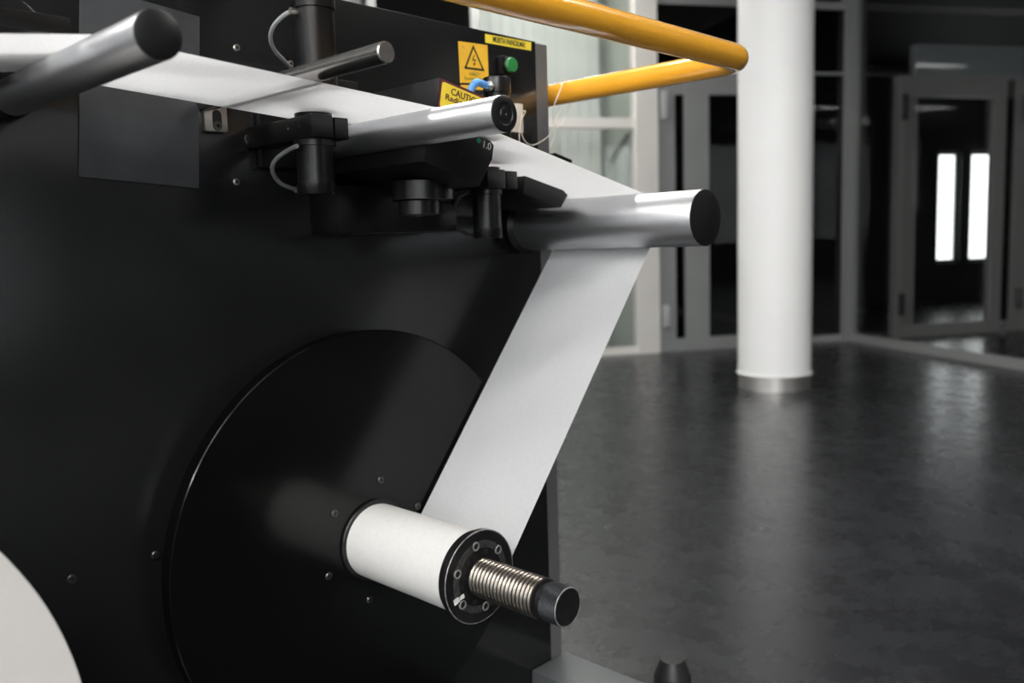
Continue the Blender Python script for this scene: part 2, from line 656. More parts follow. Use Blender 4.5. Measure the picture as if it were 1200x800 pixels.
obj('pane', rbox(BM(), 4.13, 4.43, E0 + .02, E0 + .03, .06, 2.22), 'glass_smoked', w, smooth=None)
# glass wall on the right: corner post, sill, panes
struct(obj('trim_10', rbox(BM(), D1 - .075, D1 + .03, E0 - .06, E0 + .06, 0, CEIL), 'mullion', smooth=None))
gw = struct(obj('window_23', rbox(BM(), D1 - .03, D1 + .03, -4.8, E0 - .06, 0, .07), 'mullion', smooth=None))
obj('top_rail', rbox(BM(), D1 - .03, D1 + .03, -4.8, E0 - .06, CEIL - .08, CEIL), 'mullion', gw, smooth=None)
ee = -4.8
while ee < E0 - .1:
    e1 = min(ee + 2.826, E0 - .06)
    obj('pane', rbox(BM(), D1 - .006, D1 + .006, ee + .004, e1 - .004, .07, CEIL - .08), 'glass', gw, smooth=None)
    ee = e1
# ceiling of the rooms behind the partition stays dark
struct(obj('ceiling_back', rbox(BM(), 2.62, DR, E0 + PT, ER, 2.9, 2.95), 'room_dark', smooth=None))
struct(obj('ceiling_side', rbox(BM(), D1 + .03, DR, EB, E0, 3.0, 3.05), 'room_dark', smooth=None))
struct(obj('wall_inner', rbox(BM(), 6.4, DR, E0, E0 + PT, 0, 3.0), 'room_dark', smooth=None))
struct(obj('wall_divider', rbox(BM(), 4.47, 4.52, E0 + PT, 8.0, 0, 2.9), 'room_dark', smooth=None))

# lamps under the ceiling, last three added to brighten column and blinds
for i, (dx, ey, lm) in enumerate([(-.5, -1.5, 0), (-.5, -3.2, 0), (-2.5, -1.5, 0), (-2.5, -3.2, 0), (-2.5, .4, 0), (.45, 2.2, 0), (2.3, 1.3, 1), (1.3, 6.1, 1)]):
    lp = thing('ceiling_lamp', 'long white linear lamp, unseen, fixed under the white ceiling', 'lamp', rp(dx, ey, CEIL - .06), 'linear lamps under the ceiling')
    obj('housing', rbox(BM(), dx - .75, dx + .75, ey - .12, ey + .12, CEIL - .06, CEIL), 'lamp_body', lp, smooth=None)
    obj('diffuser', rbox(BM(), dx - .73, dx + .73, ey - .1, ey + .1, CEIL - .075, CEIL - .0605), ('lamp_light', 'lamp_fill')[lm], lp, smooth=None)

# the round column
CX, CY, CR = 4.857, 2.474, .2145
cl = thing('round_column', 'thick round white column with a steel ring at its foot', 'column', (CX, CY, 0))
obj('shaft', lathe(BM(), (CX, CY, .088), (0, 0, 1), [(0, CR + .006), (.006, CR + .009), (.014, CR), (CEIL - .088, CR)], 96), 'column_white', cl)
obj('base_ring', lathe(BM(), (CX, CY, 0), (0, 0, 1), [(0, CR - .004), (.088, CR - .004)], 96), 'base_steel', cl)

# ================================================================== THE MACHINE
YP = .93                                   # front of the black side plate
PX1 = 1.036                                # its right edge
ZT = H + .311                              # its top
press = thing('printing_press', 'black label printing press with side plate, guide rollers, round disc and threaded spindle', 'press', (.2, 1.15, 0))
pb = prism(BM(), [(-.9, .1), (PX1, .1), (PX1, ZT), (-.9, ZT)], YP, YP + .02)
panel = obj('side_panel', pb, 'panel_black', press, bevel=.0012)
cbx = BM()
box(cbx, -.88, PX1 - .004, YP + .0205, YP + .55, .06, ZT - .004)
obj('cabinet', cbx, 'cabinet_grey', press, smooth=None)
rim = prism(BM(), [(PX1 + .0005, .1), (PX1 + .03, .1), (PX1 + .03, ZT - .002), (PX1 + .0005, ZT - .002)], YP + .001, YP + .55)
es = [e for e in rim.edges if abs(e.verts[0].co.x - e.verts[1].co.x) < 1e-6 and e.verts[0].co.x > PX1 + .02 and e.verts[0].co.y < YP + .1 and e.verts[1].co.y < YP + .1]
bmesh.ops.bevel(rim, geom=es, offset=.004, segments=4, profile=.5, affect='EDGES')
obj('cabinet_rim', rim, 'cabinet_grey', press)
obj('plinth', box(BM(), -.85, PX1 - .02, YP + .04, YP + .52, 0, .0595), 'black_plastic', press, smooth=None)

# screws: two shared meshes, head with a hexagon recess


def screw_mesh(name, r, m, mhole):
    bm = lathe(BM(), (0, .0002, 0), (0, -1, 0), [(0, r), (r * .35, r), (r * .55, r * .82), (r * .56, r * .45)], 20)
    finish(bm, radians(40))
    me = bpy.data.meshes.new(name)
    bm.to_mesh(me)
    bm.free()
    me.materials.append(MATS[m])
    hb = lathe(BM(), (0, -r * .5, 0), (0, -1, 0), [(0, r * .46), (r * .08, r * .46)], 6)
    he = bpy.data.meshes.new('socket')
    hb.to_mesh(he)
    hb.free()
    he.materials.append(MATS[mhole])
    return me, he


SC = screw_mesh('screw', .0048, 'screw_dark', 'recess_black')
SB = screw_mesh('screw', .0040, 'screw_bright', 'recess_black')


def screw(p, parent, kind, sub=True):
    o = place('screw', kind[0], p, parent)
    if sub:
        place('socket', kind[1], p, o)
    return o


for p in ((84, 678), (182, 650)):
    screw(at(*p, YP), press, SC)
for p in ((277, 56), (340, 75), (277, 213), (347, 222)):
    screw(at(*p, YP), press, SB)

# blue grey sheet on the panel, slightly crooked
q = [at(92, 207, YP), at(232, 221, YP), at(233, 20, YP), at(93, -20, YP)]
q = [Vector((v.x, YP - .0002, v.z)) for v in q]
obj('cover_sheet', poly_sheet(BM(), q, (0, -1, 0), .0022), 'sheet_blue_grey', press, bevel=.0004)
# steel bracket with slotted hole
q0, q1 = at(235, 123, YP), at(264, 156, YP)
bk = obj('slotted_bracket', box(BM(), q0.x, q1.x, YP - .007, YP - .0002, q1.z, q0.z + .012), 'stainless', press, bevel=.0008)
c = at(251, 143, YP)
sbm = BM()
n = 12
pl = [(c.x + .0055 * cos(a), c.z + .007 + .0055 * sin(a)) for a in [pi * k / n for k in range(n + 1)]] + [(c.x + .0055 * cos(a), c.z - .005 + .0055 * sin(a)) for a in [pi + pi * k / n for k in range(n + 1)]]
prism(sbm, pl, YP - .0074, YP - .0069)
obj('slot', sbm, 'recess_black', bk)
obj('bolt', annulus(BM(), (c.x, YP - .0074, c.z - .005), (0, -1, 0), .0022, .005, .0012, 24), 'screw_dark', bk)
# chromed hole in the panel
c = at(293, 163, YP)
hr = obj('hole_rim', annulus(BM(), (c.x, YP, c.z), (0, -1, 0), .0058, .0068, .001, 32), 'screw_bright', press)
obj('hole', lathe(BM(), (c.x, YP - .0001, c.z), (0, -1, 0), [(0, .0058), (.0004, .0058)], 32), 'recess_black', hr)
# round cover in the top left corner, with the black block below it
c = at(2, 42, YP)
obj('round_cover', lathe(BM(), (c.x, YP, c.z), (0, -1, 0), [(0, .040), (.003, .040), (.0035, .039)], 64), 'panel_black', press)
b = obj('bearing_block', box(BM(), .19, .296, .80, YP - .004, H + .188, H + .2035), 'black_plastic', press, bevel=.002)
c = at(62, 36, .8)
obj('pin', cyl(BM(), (c.x, .803, c.z - .006), (c.x, .803, c.z + .004), .0022, 12), 'screw_bright', b)

# guide rollers -------------------------------------------------------------
R1 = (.2794, .1507 + H, .0175)
R2 = (.6215, .1259 + H, .0180)
R3 = (.9905, .0251 + H, .0368)
YN, YE = .6, .912


def roller(x, z, r, label, cap_r, rings=False):
    o = obj('guide_roller', lathe(BM(), (x, YE, z), (0, -1, 0), [(0, r - .0008), (.0008, r), (YE - YN - .003, r), (YE - YN - .0022, r - .0006)], 96), 'aluminium', press)
    o['label'] = label
    pr = [(0, r - .0004), (.0014, r - .0002), (.0022, r - .0012)]
    if rings:
        pr += [(.0022, r * .62), (.0014, r * .58), (.0014, r * .34), (.0022, r * .30), (.0022, r * .12), (.001, r * .06)]
    cpo = obj('end_cap', lathe(BM(), (x, YN + .0022, z), (0, -1, 0), pr, 64), 'cap_black', o)
    cpo['label'] = 'black end cap'
    obj('bearing_flange', lathe(BM(), (x, YP - .0003, z), (0, -1, 0), [(0, r * 1.12), (.010, r * 1.12), (.012, r * 1.06), (YP - YE - .0005, r * .9)], 64), 'black_plastic', o)
    return o


roller(*R1[:2], R1[2], 'thin aluminium guide roller beside the blue grey sheet', .9)
roller(*R2[:2], R2[2], 'thin aluminium guide roller beside the caution label', .9, True)
roller(*R3[:2], R3[2], 'thick aluminium guide roller turning the paper down', .9)
# thin polished bar above the paper
bz, bx, br = .1651 + H, .4781, .0092
bb = obj('polished_bar', lathe(BM(), (bx, YP, bz), (0, -1, 0), [(0, br), (YP - YN - .001, br), (YP - YN - .0002, br - .0008)], 48), 'brushed_bar', press)
obj('bar_face', lathe(BM(), (bx, YN + .0002, bz), (0, -1, 0), [(0, br - .0009), (.0003, br - .0009)], 48), 'bar_face', bb)

# big disc and spindle --------------------------------------------------------
SX, SZ = .6498, -.3753 + H
YD = .885
disc = obj('unwind_disc', lathe(BM(), (SX, YD + .022, SZ), (0, -1, 0), [(0, .2705), (.0205, .2715), (.022, .2702)], 192), 'disc_black', press)
obj('disc_hub', cyl(BM(), (SX, YD + .0222, SZ), (SX, YP, SZ), .09, 64), 'black_plastic', disc)
for k in range(6):
    a = radians(80) + k * pi / 3
    screw(Vector((SX + .0775 * cos(a), YD, SZ + .0775 * sin(a))), disc, SC)
obj('hub_ring', annulus(BM(), (SX, YD - .0002, SZ), (0, -1, 0), .0425, .0525, .004, 64, .001), 'flange_black', disc)

YF = .689                                  # front of the flange
sp = obj('spindle', cyl(BM(), (SX, YD - .0003, SZ), (SX, YF + .0145, SZ), .036, 48), 'black_anodised', press)
prof = []
t = 0
y0, y1 = YF - .001, .5935
nt = 17
p = (y0 - y1) / nt
for k in range(nt):
    for f, r in ((0, .0196), (.12, .0200), (.28, .0216), (.5, .0219), (.72, .0216), (.88, .0200)):
        prof.append((k * p + f * p, r + .0004 * k / nt))
prof.append((nt * p, .0198))
th = obj('threaded_shaft', lathe(BM(), (SX, y0, SZ), (0, -1, 0), prof, 72), 'steel_thread', sp, smooth=radians(75))
th['label'] = 'worn steel thread'
obj('collar', lathe(BM(), (SX, y1 - .0001, SZ), (0, -1, 0), [(0, .0208), (.003, .0215), (.0032, .0175), (.012, .0175)], 64), 'recess_black', sp)
kr, ky0, ky1 = .0206, .5833, .5595
kb = BM()
nk, nl = 120, 14
rings = []
for j in range(nl + 1):                     # knurled side: a small rhombic pattern in the geometry
    y = ky0 + (ky1 - ky0) * j / nl
    rings.append([kb.verts.new((SX + (kr + (.0004 if (k + j) % 2 else 0) * (0 < j < nl)) * cos(2 * pi * k / nk), y, SZ + (kr + (.0004 if (k + j) % 2 else 0) * (0 < j < nl)) * sin(2 * pi * k / nk))) for k in range(nk)])
for a, b in zip(rings, rings[1:]):
    for k in range(nk):
        k2 = (k + 1) % nk
        kb.faces.new([a[k], a[k2], b[k2], b[k]])
kb.faces.new(rings[0])
kb.faces.new(rings[-1])
obj('knurled_knob', kb, 'knurl', sp, smooth=None)
obj('knob_edge', annulus(BM(), (SX, ky1, SZ), (0, -1, 0), .0196, .0207, .0008, 72, .0005), 'worn_edge', sp)
obj('knob_face', lathe(BM(), (SX, ky1, SZ), (0, -1, 0), [(0, .0196), (.0006, .0194)], 72), 'flange_black', sp)

fl = obj('core_flange', lathe(BM(), (SX, YF + .0142, SZ), (0, -1, 0), [(0, .0505), (.0035, .0505), (.004, .0475), (.007, .0475), (.0075, .0535), (.0134, .0535), (.0142, .0527)], 96), 'flange_black', press)
fl['label'] = 'black round flange with a worn bright rim'
obj('worn_rim', annulus(BM(), (SX, YF + .0006, SZ), (0, -1, 0), .0525, .0538, .0008, 96, .0004), 'worn_edge', fl)
for k in range(6):
    a = radians(99) - k * pi / 3 - radians(30)
    ab = BM()
    seg = 10
    a0, a1 = a - radians(24), a + radians(24)
    ring = []
    for j in range(seg + 1):
        t = a0 + (a1 - a0) * j / seg
        ring.append([(SX + r * cos(t), SZ + r * sin(t)) for r in (.0335, .0415)])
    pl = [q[1] for q in ring] + [q[0] for q in reversed(ring)]
    prism(ab, pl, YF - .0012, YF - .0001)
    obj('clamp_segment', ab, 'worn_ring', fl)
for k in range(6):
    a = radians(99) - k * pi / 3
    c = (SX + .0375 * cos(a), YF - .0002, SZ + .0375 * sin(a))
    bo = obj('bolt_ring', annulus(BM(), c, (0, -1, 0), .0036, .0052, .0018, 24, .0004), 'worn_edge', fl)
    obj('bolt_hole', lathe(BM(), c, (0, -1, 0), [(0, .0036), (.0004, .0036)], 20), 'recess_black', bo)
    a -= pi / 6
    c = (SX + .029 * cos(a), YF - .0002, SZ + .029 * sin(a))
    obj('small_screw', annulus(BM(), c, (0, -1, 0), .0012, .003, .0008, 16), 'screw_dark', fl)
# torn bit of white tape on the flange
random.seed(3)
c0, c1 = at(531, 706, YF), at(546, 695, YF)
ax = (c1 - c0).normalized()
ay = Vector((-ax.z, 0, ax.x))
for s0, s1, wd in ((0, .0085, .0042), (.0095, .016, .003)):
    pts = []
    for s in [s0 + (s1 - s0) * j / 6 for j in range(7)]:
        pts.append(c0 + ax * s + ay * (wd * random.uniform(.6, 1)))
    for s in [s1 - (s1 - s0) * j / 6 for j in range(7)]:
        pts.append(c0 + ax * s - ay * (wd * random.uniform(.6, 1)))
    pts = [Vector((v.x, YF - .0014, v.z)) for v in pts]
    t_ = obj('tape_scrap', poly_sheet(BM(), pts, (0, -1, 0), .0003), 'tape_white', fl, smooth=None)
    t_['label'] = 'torn scrap of white tape'

# sensor posts ---------------------------------------------------------------


def sensor(cx, cy, zcl1, zcl0, zbot, r, x0, xs, x1, plate, label):
    """lower half of an edge sensor: cylinder in a split clamp on an arm screwed to the panel"""
    low = obj('sensor_post', lathe(BM(), (cx, cy, zbot), (0, 0, 1), [(0, r * .98), (.0006, r), (.0135, r), (.0138, r * .97), (zcl0 - zbot - .007, r * .97), (zcl0 - zbot - .0066, r * 1.08), (zcl0 - zbot - .0004, r * 1.08)], 64), 'black_anodised', press)
    low['label'] = label
    yf = cy - .027
    obj('clamp_arm', box(BM(), x0, xs - .0009, yf, YP - .0002, zcl0, zcl1), 'black_anodised', low, bevel=.0022)
    obj('clamp_jaw', box(BM(), xs + .0009, x1, yf, cy + .03, zcl0, zcl1 - .0015), 'black_anodised', low, bevel=.0012)
    obj('clamp_bolt', annulus(BM(), (x0 + .0001, cy - .004, (zcl0 + zcl1) / 2 + .003), (-1, 0, 0), .0018, .0034, .0009, 20), 'screw_dark', low)
    obj('set_screw', lathe(BM(), (x0 + .0001, cy + .018, (zcl0 + zcl1) / 2 + .001), (-1, 0, 0), [(0, .0013), (.0004, .0013)], 12), 'screw_bright', low)
    obj('sensor_eye', cyl(BM(), (cx, cy, zcl1 + .0001), (cx, cy, zcl1 + .004), r * .95, 48), 'black_anodised', low)
    if plate:
        p0, p1, z0, z1 = plate
        obj('mount_plate', box(BM(), p0, p1, YP - .012, YP - .0003, z0, z1), 'black_anodised', low, bevel=.001)
    return low


def upper_sensor(cx, cy, r, z0, zc, z1, label):
    up = obj('sensor_post', lathe(BM(), (cx, cy, z0), (0, 0, 1), [(0, r), (zc - z0 - .001, r), (zc - z0 - .0008, r * .97), (zc - z0, r * .97), (zc - z0 + .0003, r * 1.07), (z1 - z0 - .001, r * 1.07), (z1 - z0, r * 1.03)], 64), 'black_anodised', press)
    up['label'] = label
    return up


lowA = sensor(.5495, .822, H + .1425, H + .118, H + .0595, .0212, .5285, .5575, .576, (.54, .594, H + .097, H + .161), 'black cylindrical sensor post below the paper with grey cable')
upA = upper_sensor(.558, .822, .0212, H + .163, H + .257, H + .42, 'tall black cylindrical sensor post with grey cable above the paper')
obj('upper_arm', box(BM(), .53, .576, .85, YP - .0003, H + .335, H + .37), 'black_anodised', upA, bevel=.0015)
# grey cables
c = at(345, 12.5, .82)
obj('cable_fitting', cyl(BM(), (c.x + .006, .822, c.z), (c.x - .004, .822, c.z), .0036, 6), 'screw_bright', upA)
pts = [at(344, 13, .822), at(334, 17, .835), at(321, 30, .86), at(317, 45, .88), at(322, 59, .9), at(333, 71, .915), at(343, 81, .9299)]
obj('cable', tube(BM(), smooth_path(pts), .0024, 12), 'cable_grey', upA)
pts = [at(348, 171, .815), at(336, 177, .84), at(324, 186, .86), at(319, 196, .88), at(322, 207, .9), at(331, 216, .915), at(347, 222, .9299)]
obj('cable', tube(BM(), smooth_path(pts), .0024, 12), 'cable_grey', lowA)

lowB = sensor(.8115, .822, H + .0955, H + .071, H + .0075, .0195, .788, .822, .843, (.82, .88, H + .04, H + .105), 'black cylindrical sensor post below the paper beside the numbered block')
upB = upper_sensor(.812, .797, .0165, H + .125, H + .191, H + .2105, 'short black cylindrical sensor post with blue hose above the paper')
obj('upper_arm', box(BM(), .80, .826, .815, YP - .0003, H + .15, H + .18), 'black_anodised', upB, bevel=.0015)
c = at(570, 100.5, .79)
hs = obj('hose_fitting', lathe(BM(), (.812 - .0165, .79, c.z), (-1, -.1, 0), [(0, .004), (.004, .004), (.0042, .0065), (.009, .0065), (.0092, .005), (.013, .005)], 6), 'stainless', upB, smooth=None)
pts = [Vector((.812 - .026, .789, c.z)), at(559.5, 96.5, .787), at(555, 100, .79), at(551, 107, .79), at(549, 118, .79), at(549, 135, .80)]
h_ = obj('hose', tube(BM(), smooth_path(pts), .0046, 14), 'hose_blue', upB)
h_['label'] = 'light blue air hose'
pts = [at(548, 225, .85), at(537, 232, .86), at(531, 250, .88), at(535, 266, .87), at(548, 274, .85), at(557, 276, .835)]
obj('cable', tube(BM(), smooth_path(pts), .0026, 12), 'cable_dark', lowB)

# static eliminator: black blocks above and below the paper, tilted with it ----
T = Matrix.Translation((.68, 0, H + .115)) @ Matrix.Rotation(radians(12.5), 4, 'Y')
lb = BM()
pl = [(-.0555, -.038), (.030, -.044), (.045, -.008), (.045, .0085), (.038, .0118), (-.0555, .0118)]
prism(lb, pl, .72, YP - .0003)
for v in lb.verts:
    v.co = T @ v.co
blk = obj('lower_head', lb, 'black_plastic', press, bevel=.0012)
blk['label'] = 'black block under the paper with a small white 1.0 mark'
fx, fz = (T.to_3x3() @ Vector((1, 0, 0))), (T.to_3x3() @ Vector((0, 0, 1)))


def fpt(u, w, y):
    return T @ Vector((u, y, w))


obj('socket_hole', lathe(BM(), fpt(-.004, -.015, .7199), (0, -1, 0), [(0, .0028), (.0003, .0028)], 20), 'recess_black', blk)
obj('indicator_lamp', lathe(BM(), fpt(.0195, .0065, .7199), (0, -1, 0), [(0, .003), (.001, .003), (.0014, .002)], 16), 'led_green', blk)
text_mesh('number_mark', '1.0', .012, 'print_white', blk, fpt(.033, .0045, .7196), fx, fz, width=.012)
obj('pivot_disc', lathe(BM(), (.682, .80, H + .0535), (0, 0, 1), [(0, .0355), (.001, .037), (.022, .037), (.023, .036)], 64), 'black_anodised', press)
pk = obj('pivot_knob', lathe(BM(), (.676, .80, H + .036), (0, 0, 1), [(0, .006), (.0004, .018), (.001, .0245), (.0168, .0245)], 64), 'black_anodised', press)
obj('pivot_screw', annulus(BM(), (.676, .80, H + .0362), (0, 0, -1), .002, .005, .001, 20), 'screw_dark', pk)
mp = BM()
box(mp, .61, .80, .87, YP - .0003, H + .018, H + .075)
obj('mount_plate', mp, 'black_anodised', press, bevel=.001)
# upper head with the caution label
ub = BM()
T2 = Matrix.Translation((.6474, 0, H + .1818)) @ Matrix.Rotation(radians(11.5), 4, 'Y')
prism(ub, [(0, -.036), (.1, -.036), (.1, 0), (0, 0)], .722, YP - .0003)
for v in ub.verts:
    v.co = T2 @ v.co
uh = obj('upper_head', ub, 'black_plastic', press, bevel=.001)
uh['label'] = 'black block above the paper carrying the caution label'
gx, gz = T2.to_3x3() @ Vector((1, 0, 0)), T2.to_3x3() @ Vector((0, 0, 1))


def upt(u, w, y):
    return T2 @ Vector((u, y, w))


def rrect(x0, x1, z0, z1, r, n=5):
    out = []
    for cx_, cz_, a in ((x1 - r, z1 - r, 0), (x0 + r, z1 - r, pi / 2), (x0 + r, z0 + r, pi), (x1 - r, z0 + r, 1.5 * pi)):
        out += [(cx_ + r * cos(a + pi / 2 * k / n), cz_ + r * sin(a + pi / 2 * k / n)) for k in range(n + 1)]
    return out


lab = obj('caution_label', poly_sheet(BM(), [upt(u, w, .7217) for u, w in rrect(.001, .096, -.034, -.0008, .001)], (0, -1, 0), .0003), 'maroon', uh, smooth=None)
lab['label'] = 'yellow caution label with dark red border'
obj('label_field', poly_sheet(BM(), [upt(u, w, .7213) for u, w in rrect(.0035, .0935, -.0315, -.0035, .003)], (0, -1, 0), .0002), 'label_lemon', lab, smooth=None)
text_mesh('lettering', 'CAUTION', .0105, 'maroon', lab, upt(.0405, -.0105, .7209), gx, gz, width=.046, bold=.0001)
text_mesh('lettering', 'Radioactive', .0088, 'maroon', lab, upt(.0365, -.0185, .7209), gx, gz, width=.053, bold=.0001)
# small dark blocks by the panel behind the upper head
obj('guard_block', box(BM(), .585, .64, .86, YP - .0003, H + .165, H + .196), 'black_plastic', press, bevel=.001)
# right hand blocks below and above the paper
wp = BM()
T3 = Matrix.Translation((.92, 0, H + .066)) @ Matrix.Rotation(radians(12.5), 4, 'Y')
prism(wp, [(-.06, -.014), (.02, -.014), (.031, .006), (.02, .0105), (-.06, .0105)], .80, YP - .0003)
for v in wp.verts:
    v.co = T3 @ v.co
obj('lower_wedge', wp, 'black_plastic', press, bevel=.001)
wp = BM()
T4 = Matrix.Translation((.99, 0, H + .118)) @ Matrix.Rotation(radians(12.5), 4, 'Y')
prism(wp, [(-.075, -.013), (.034, -.013), (.034, .012), (-.006, .012), (-.02, .006), (-.075, .006)], .852, YP - .0003)
for v in wp.verts:
    v.co = T4 @ v.co
obj('upper_wedge', wp, 'black_plastic', press, bevel=.001)
q0, q1 = at(603, 121, .9), at(612.5, 156, .9)
obj('beige_tab', box(BM(), q0.x, q1.x, .898, YP - .0003, q1.z, q0.z), 'beige_plate', press, bevel=.0006)
obj('tab_block', box(BM(), .925, .985, .895, YP - .0003, H + .135, q1.z - .0002), 'black_plastic', press, bevel=.001)

# labels and button on the panel -------------------------------------------------


def sticker(name, corners, m, label, r=.0):
    q = [at(*p, YP) for p in corners]
    q = [Vector((v.x, YP - .0001, v.z)) for v in q]
    o = obj(name, poly_sheet(BM(), q, (0, -1, 0), .0004), m, press, smooth=None)
    o['label'] = label
    X = ((q[1] - q[0]) + (q[2] - q[3])).normalized()
    Z = ((q[3] - q[0]) + (q[2] - q[1])).normalized()
    return o, q, X, Z


# corners: bottom left, bottom right, top right, top left
wl, q, X, Z = sticker('voltage_label', [(539.2, 97), (572.5, 98.2), (571, 53.0), (536.8, 48.2)], 'label_amber', 'amber warning label with a lightning triangle')


def qp(u, w, y):
    a = q[0] + (q[1] - q[0]) * u
    b = q[3] + (q[2] - q[3]) * u
    v = a + (b - a) * w
    return Vector((v.x, y, v.z))


def uvq(px, py):
    v = at(px, py, YP)
    return v


ys = YP - .0006
A, B, C = at(554.3, 54.8, YP), at(566.2, 82.3, YP), at(545.0, 79.4, YP)


def stroke(bm, pts, wd, y):
    for p0, p1 in zip(pts, pts[1:]):
        d = (p1 - p0).normalized()
        nn = Vector((-d.z, 0, d.x)) * wd
        e = d * wd
        poly_sheet(bm, [Vector((v.x, y, v.z)) for v in (p0 - e + nn, p0 - e - nn, p1 + e - nn, p1 + e + nn)], (0, -1, 0), .00015)


bm = BM()
stroke(bm, [A, B, C, A], .0014, ys)
obj('warning_triangle', bm, 'print_black', wl, smooth=None)
bm = BM()
stroke(bm, [at(555.4, 65, YP), at(553.4, 70.5, YP), at(556.8, 70.2, YP), at(555.3, 75.5, YP)], .0007, ys)
stroke(bm, [at(554.2, 74.5, YP), at(555.3, 77, YP), at(556.6, 74.6, YP)], .0004, ys)
obj('lightning_bolt', bm, 'print_black', wl, smooth=None)
text_mesh('lettering', 'VARO !', .0075, 'print_olive', wl, Vector((at(556, 87.2, YP).x, ys, at(556, 87.2, YP).z)), X, Z, width=.023)
text_mesh('lettering', 'Staattista sähköä', .0055, 'print_olive', wl, Vector((at(556.6, 92.6, YP).x, ys, at(556.6, 92.6, YP).z)), X, Z, width=.044)
text_mesh('handwriting', 'M1', .006, 'print_pink', wl, Vector((at(543, 56, YP).x, ys, at(543, 56, YP).z)), X, Z)
text_mesh('handwriting', '2', .005, 'print_pink', wl, Vector((at(541.8, 62.3, YP).x, ys, at(541.8, 62.3, YP).z)), X, Z)
w2, q, X, Z = sticker('voltage_label', [(540, 104), (573, 106), (573, 100.6), (539.6, 99.4)], 'label_amber', 'lower edge of an amber label below the warning label')
w3, q, X, Z = sticker('reminder_label', [(568.6, 50.0), (622.2, 59.4), (622.2, 49.6), (568.2, 39.8)], 'label_yellow', 'yellow strip label with small black capitals')
c = qp(.51, .5, ys)
text_mesh('lettering', 'MUISTA PAINOILMA!', .0115, 'print_black', w3, c, X, Z, width=.07, bold=.00025)
# green push button
c = at(588.3, 78.6, YP)
bt = obj('button_collar', prism(BM(), [(c.x + u, c.z + w) for u, w in rrect(-.0125, .0125, -.0142, .0142, .004)], YP - .012, YP - .0002), 'black_plastic', press, bevel=.0015)
obj('bezel_ring', annulus(BM(), (c.x, YP - .012, c.z), (0, -1, 0), .0109, .0123, .006, 48, .001), 'black_plastic', bt)
g = obj('push_button', lathe(BM(), (c.x, YP - .012, c.z), (0, -1, 0), [(0, .0108), (.0095, .0108), (.011, .0101), (.0114, .008)], 48), 'button_green', bt)
g['label'] = 'round green push button'

# foot beam and its levelling foot ------------------------------------------------
fb = obj('foot_beam', box(BM(), .985, 1.072, .30, YP - .0003, .12, .22), 'frame_grey', press, bevel=.004)
for yy in (.36, .86):
    obj('beam_foot', lathe(BM(), (1.03, yy, 0), (0, 0, 1), [(0, .03), (.02, .03), (.03, .012), (.1199, .012)], 24), 'rubber', press)
c = Vector((1.166, .775, 0))
obj('foot_plate', box(BM(), 1.0725, 1.215, .73, .82, .125, .14), 'frame_grey', press, bevel=.001)
lv = obj('levelling_foot', lathe(BM(), (c.x, c.y, .1402), (0, 0, 1), [(0, .031), (.052, .031), (.056, .029), (.078, .0205), (.0805, .0195)], 40), 'rubber', press)
obj('foot_stem', lathe(BM(), (c.x, c.y, 0), (0, 0, 1), [(0, .028), (.012, .028), (.016, .01), (.1248, .01)], 24), 'screw_dark', lv)

# ================================================================== PAPER
WN, WF = .70, .88                          # the web's two edges


def tang(c1, r1, c2, r2):
    """line touching two circles that both lie on its right; returns the touching points"""
    d = Vector((c2[0] - c1[0], c2[1] - c1[1]))
    L = d.length
    d /= L
    left = Vector((-d.y, d.x))
    cs = (r1 - r2) / L
    n = d * cs + left * sqrt(1 - cs * cs)
    return (Vector(c1) + n * r1, Vector(c2) + n * r2, n)


off = .0004
CORE_R = .0475
circ = [((R1[0], R1[1]), R1[2] + off), ((R2[0], R2[1]), R2[2] + off), ((R3[0], R3[1]), R3[2] + off), ((SX, SZ), CORE_R + off)]
prof = [Vector((-.02, H + .128))]
n_prev = Vector((-.12, .993)).normalized()
for i, (c, r) in enumerate(circ):
    if i + 1 < len(circ):
        a, b, n = tang(c, r, *circ[i + 1])
    else:
        n = Vector((0, -1))
    a0 = atan2(n_prev.y, n_prev.x)
    a1 = atan2(n.y, n.x)
    while a1 > a0 + 1e-6:
        a1 -= 2 * pi
    st = max(2, int((a0 - a1) / .06))
    for j in range(st + 1):
        t = a0 + (a1 - a0) * j / st
        prof.append(Vector((c[0] + r * cos(t), c[1] + r * sin(t))))
    n_prev = n
# straight runs get points in between, for the paper's slight waviness
dense = []
for p, q_ in zip(prof, prof[1:]):
    k = max(1, int((q_ - p).length / .02))
    dense += [p + (q_ - p) * (j / k) for j in range(k)]
dense.append(prof[-1])
wbm = BM()
NW = 6
rows = [[wbm.verts.new((p.x, WN + (WF - WN) * j / NW, p.y)) for j in range(NW + 1)] for p in dense]
for a, b in zip(rows, rows[1:]):
    for j in range(NW):
        wbm.faces.new([a[j], a[j + 1], b[j + 1], b[j]])
web = thing('paper_web', 'white paper web running over the rollers down to the nearly empty reel', 'paper', (SX, .79, SZ - CORE_R))
obj('web_strip', wbm, 'paper', web, fixn=False, smooth=radians(60))
wr = BM()
lathe(wr, (SX, WF + .0015, SZ), (0, -1, 0), [(0, CORE_R - .001), (.0008, CORE_R - .0002), (.006, CORE_R - .0002), (.0062, CORE_R), (.05, CORE_R), (.1, CORE_R - .0002), (WF - WN + .0008, CORE_R), (WF - WN + .0012, CORE_R - .001)], 128)
obj('wound_reel', wr, 'core_paper', web)

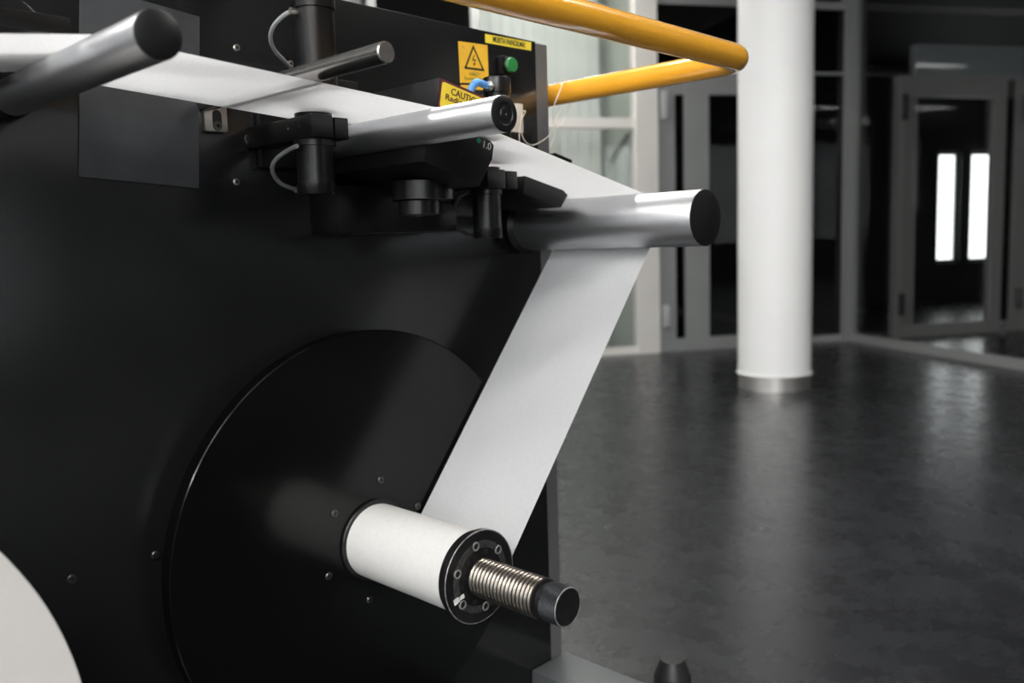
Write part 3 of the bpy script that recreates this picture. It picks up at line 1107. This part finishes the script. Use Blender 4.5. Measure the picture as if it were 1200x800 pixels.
# big roll at the lower left
RX, RZ, RR = -.085, -.3859 + H, .3142
pr = thing('paper_roll', 'large white paper roll mounted low on the black panel', 'paper roll', (RX, .79, RZ - RR))
rb = BM()
annulus(rb, (RX, .88, RZ), (0, -1, 0), .045, RR, .18, 160, .001)
obj('wound_paper', rb, 'roll_side', pr)
nt = MATS['roll_side'].node_tree           # fine rings of the wound edge
wv = nt.nodes.new('ShaderNodeTexWave')
wv.wave_type = 'RINGS'
wv.rings_direction = 'Y'
wv.inputs['Scale'].default_value = 60
wv.inputs['Distortion'].default_value = 3
wv.inputs['Detail'].default_value = 3
nt.links.new(nt.nodes['Texture Coordinate'].outputs['Object'], wv.inputs['Vector'])
bpn = nt.nodes['Bump']
bpn.inputs['Strength'].default_value = .035
bpn.inputs['Distance'].default_value = .001
nt.links.new(wv.outputs['Fac'], bpn.inputs['Height'])
obj('cardboard_core', annulus(BM(), (RX, .8805, RZ), (0, -1, 0), .0385, .0448, .182, 64), 'beige_plate', pr)
obj('rewind_spindle', lathe(BM(), (RX, YP, RZ), (0, -1, 0), [(0, .06), (.02, .06), (.022, .038), (.25, .038), (.252, .03)], 48), 'black_anodised', press)

# ================================================================== RAIL AND STRING
RZ_ = H + .24
rail = thing('guard_rail', 'bright orange-yellow tubular guard rail bent around the press', 'rail', (1.1, .8, RZ_))
RB, RYF, RXR = .035, .608, 1.106
pts = [Vector((-.75, RYF, RZ_ + .55)), Vector((-.3, RYF, RZ_ + .35)), Vector((.1, RYF, RZ_ + .165)), Vector((.26, RYF, RZ_ + .09))]
pts += smooth_path([Vector((.32, RYF, RZ_ + .063)), Vector((.38, RYF, RZ_ + .035)), Vector((.44, RYF, RZ_ + .009)), Vector((.5, RYF, RZ_)), Vector((.56, RYF, RZ_))], 4)
pts += [Vector((.9, RYF, RZ_))]
for k in range(13):
    a = -pi / 2 + pi / 2 * k / 12
    pts.append(Vector((RXR - RB + RB * cos(a), RYF + RB + RB * sin(a), RZ_)))
pts += [Vector((RXR, y, RZ_)) for y in (.75, .9, 1.05, 1.2, 1.32)]
rl = obj('rail_tube', tube(BM(), pts, .0172, 40), 'orange_paint', rail)
mb = BM()
box(mb, PX1 + .0305, RXR + .03, 1.30, 1.36, RZ_ - .03, RZ_ + .03)
obj('rail_bracket', mb, 'cabinet_grey', rail, bevel=.003)
mb = BM()
cyl(mb, (-.75, RYF - .001, RZ_ + .55), (-.75, YP + .3, RZ_ + .55), .0172, 32)
cyl(mb, (-.75, YP + .3, ZT - .003), (-.75, YP + .3, RZ_ + .552), .0172, 32)
obj('rail_arm', mb, 'orange_paint', rail)
# thin white string hung from the rail
RS = .0007
sg = thing('loose_string', 'thin white string looped over the orange rail and a beige tab', 'string', at(650, 150, .95))
c = at(662, 98, .93)
y_s = .925


def on(px, py, y):
    return at(px, py, y)


pts = [on(611, 140, .893), on(615.5, 131, .893), on(613.5, 130, .893), on(611, 135, .893), on(610, 147, .893), on(611.5, 157, .893), on(615, 165, .893), on(621, 169.5, .894), on(629, 168.5, .895), on(641, 161, .9), on(648, 152, .905), on(652, 143, .9), on(655, 133, .9), on(662, 126, .905), on(671, 122.5, .93), on(675, 118.5, .955), on(676.5, 112, .955)]
obj('strand', tube(BM(), smooth_path(pts, 6), RS, 8), 'string_white', sg)
pts = [on(672, 94.5, .94), on(666, 93.7, .925), on(660, 96.2, .908), on(656, 107, .895), on(651, 119, .895), on(648, 130, .9), on(649, 143, .905), on(650.5, 155, .905), on(648, 165, .905), on(644.5, 173.5, .905)]
obj('strand', tube(BM(), smooth_path(pts, 6), RS, 8), 'string_white', sg)
pts = [on(611, 140, .893), on(609.5, 150, .893), on(608.5, 160, .893), on(609, 170, .893)]
obj('strand', tube(BM(), smooth_path(pts, 6), RS, 8), 'string_white', sg)
pts = [on(665.5, 119, .955), on(665, 131, .95), on(660, 142, .94), on(652, 152, .925)]
obj('strand', tube(BM(), smooth_path(pts, 6), RS * .8, 8), 'string_white', sg)
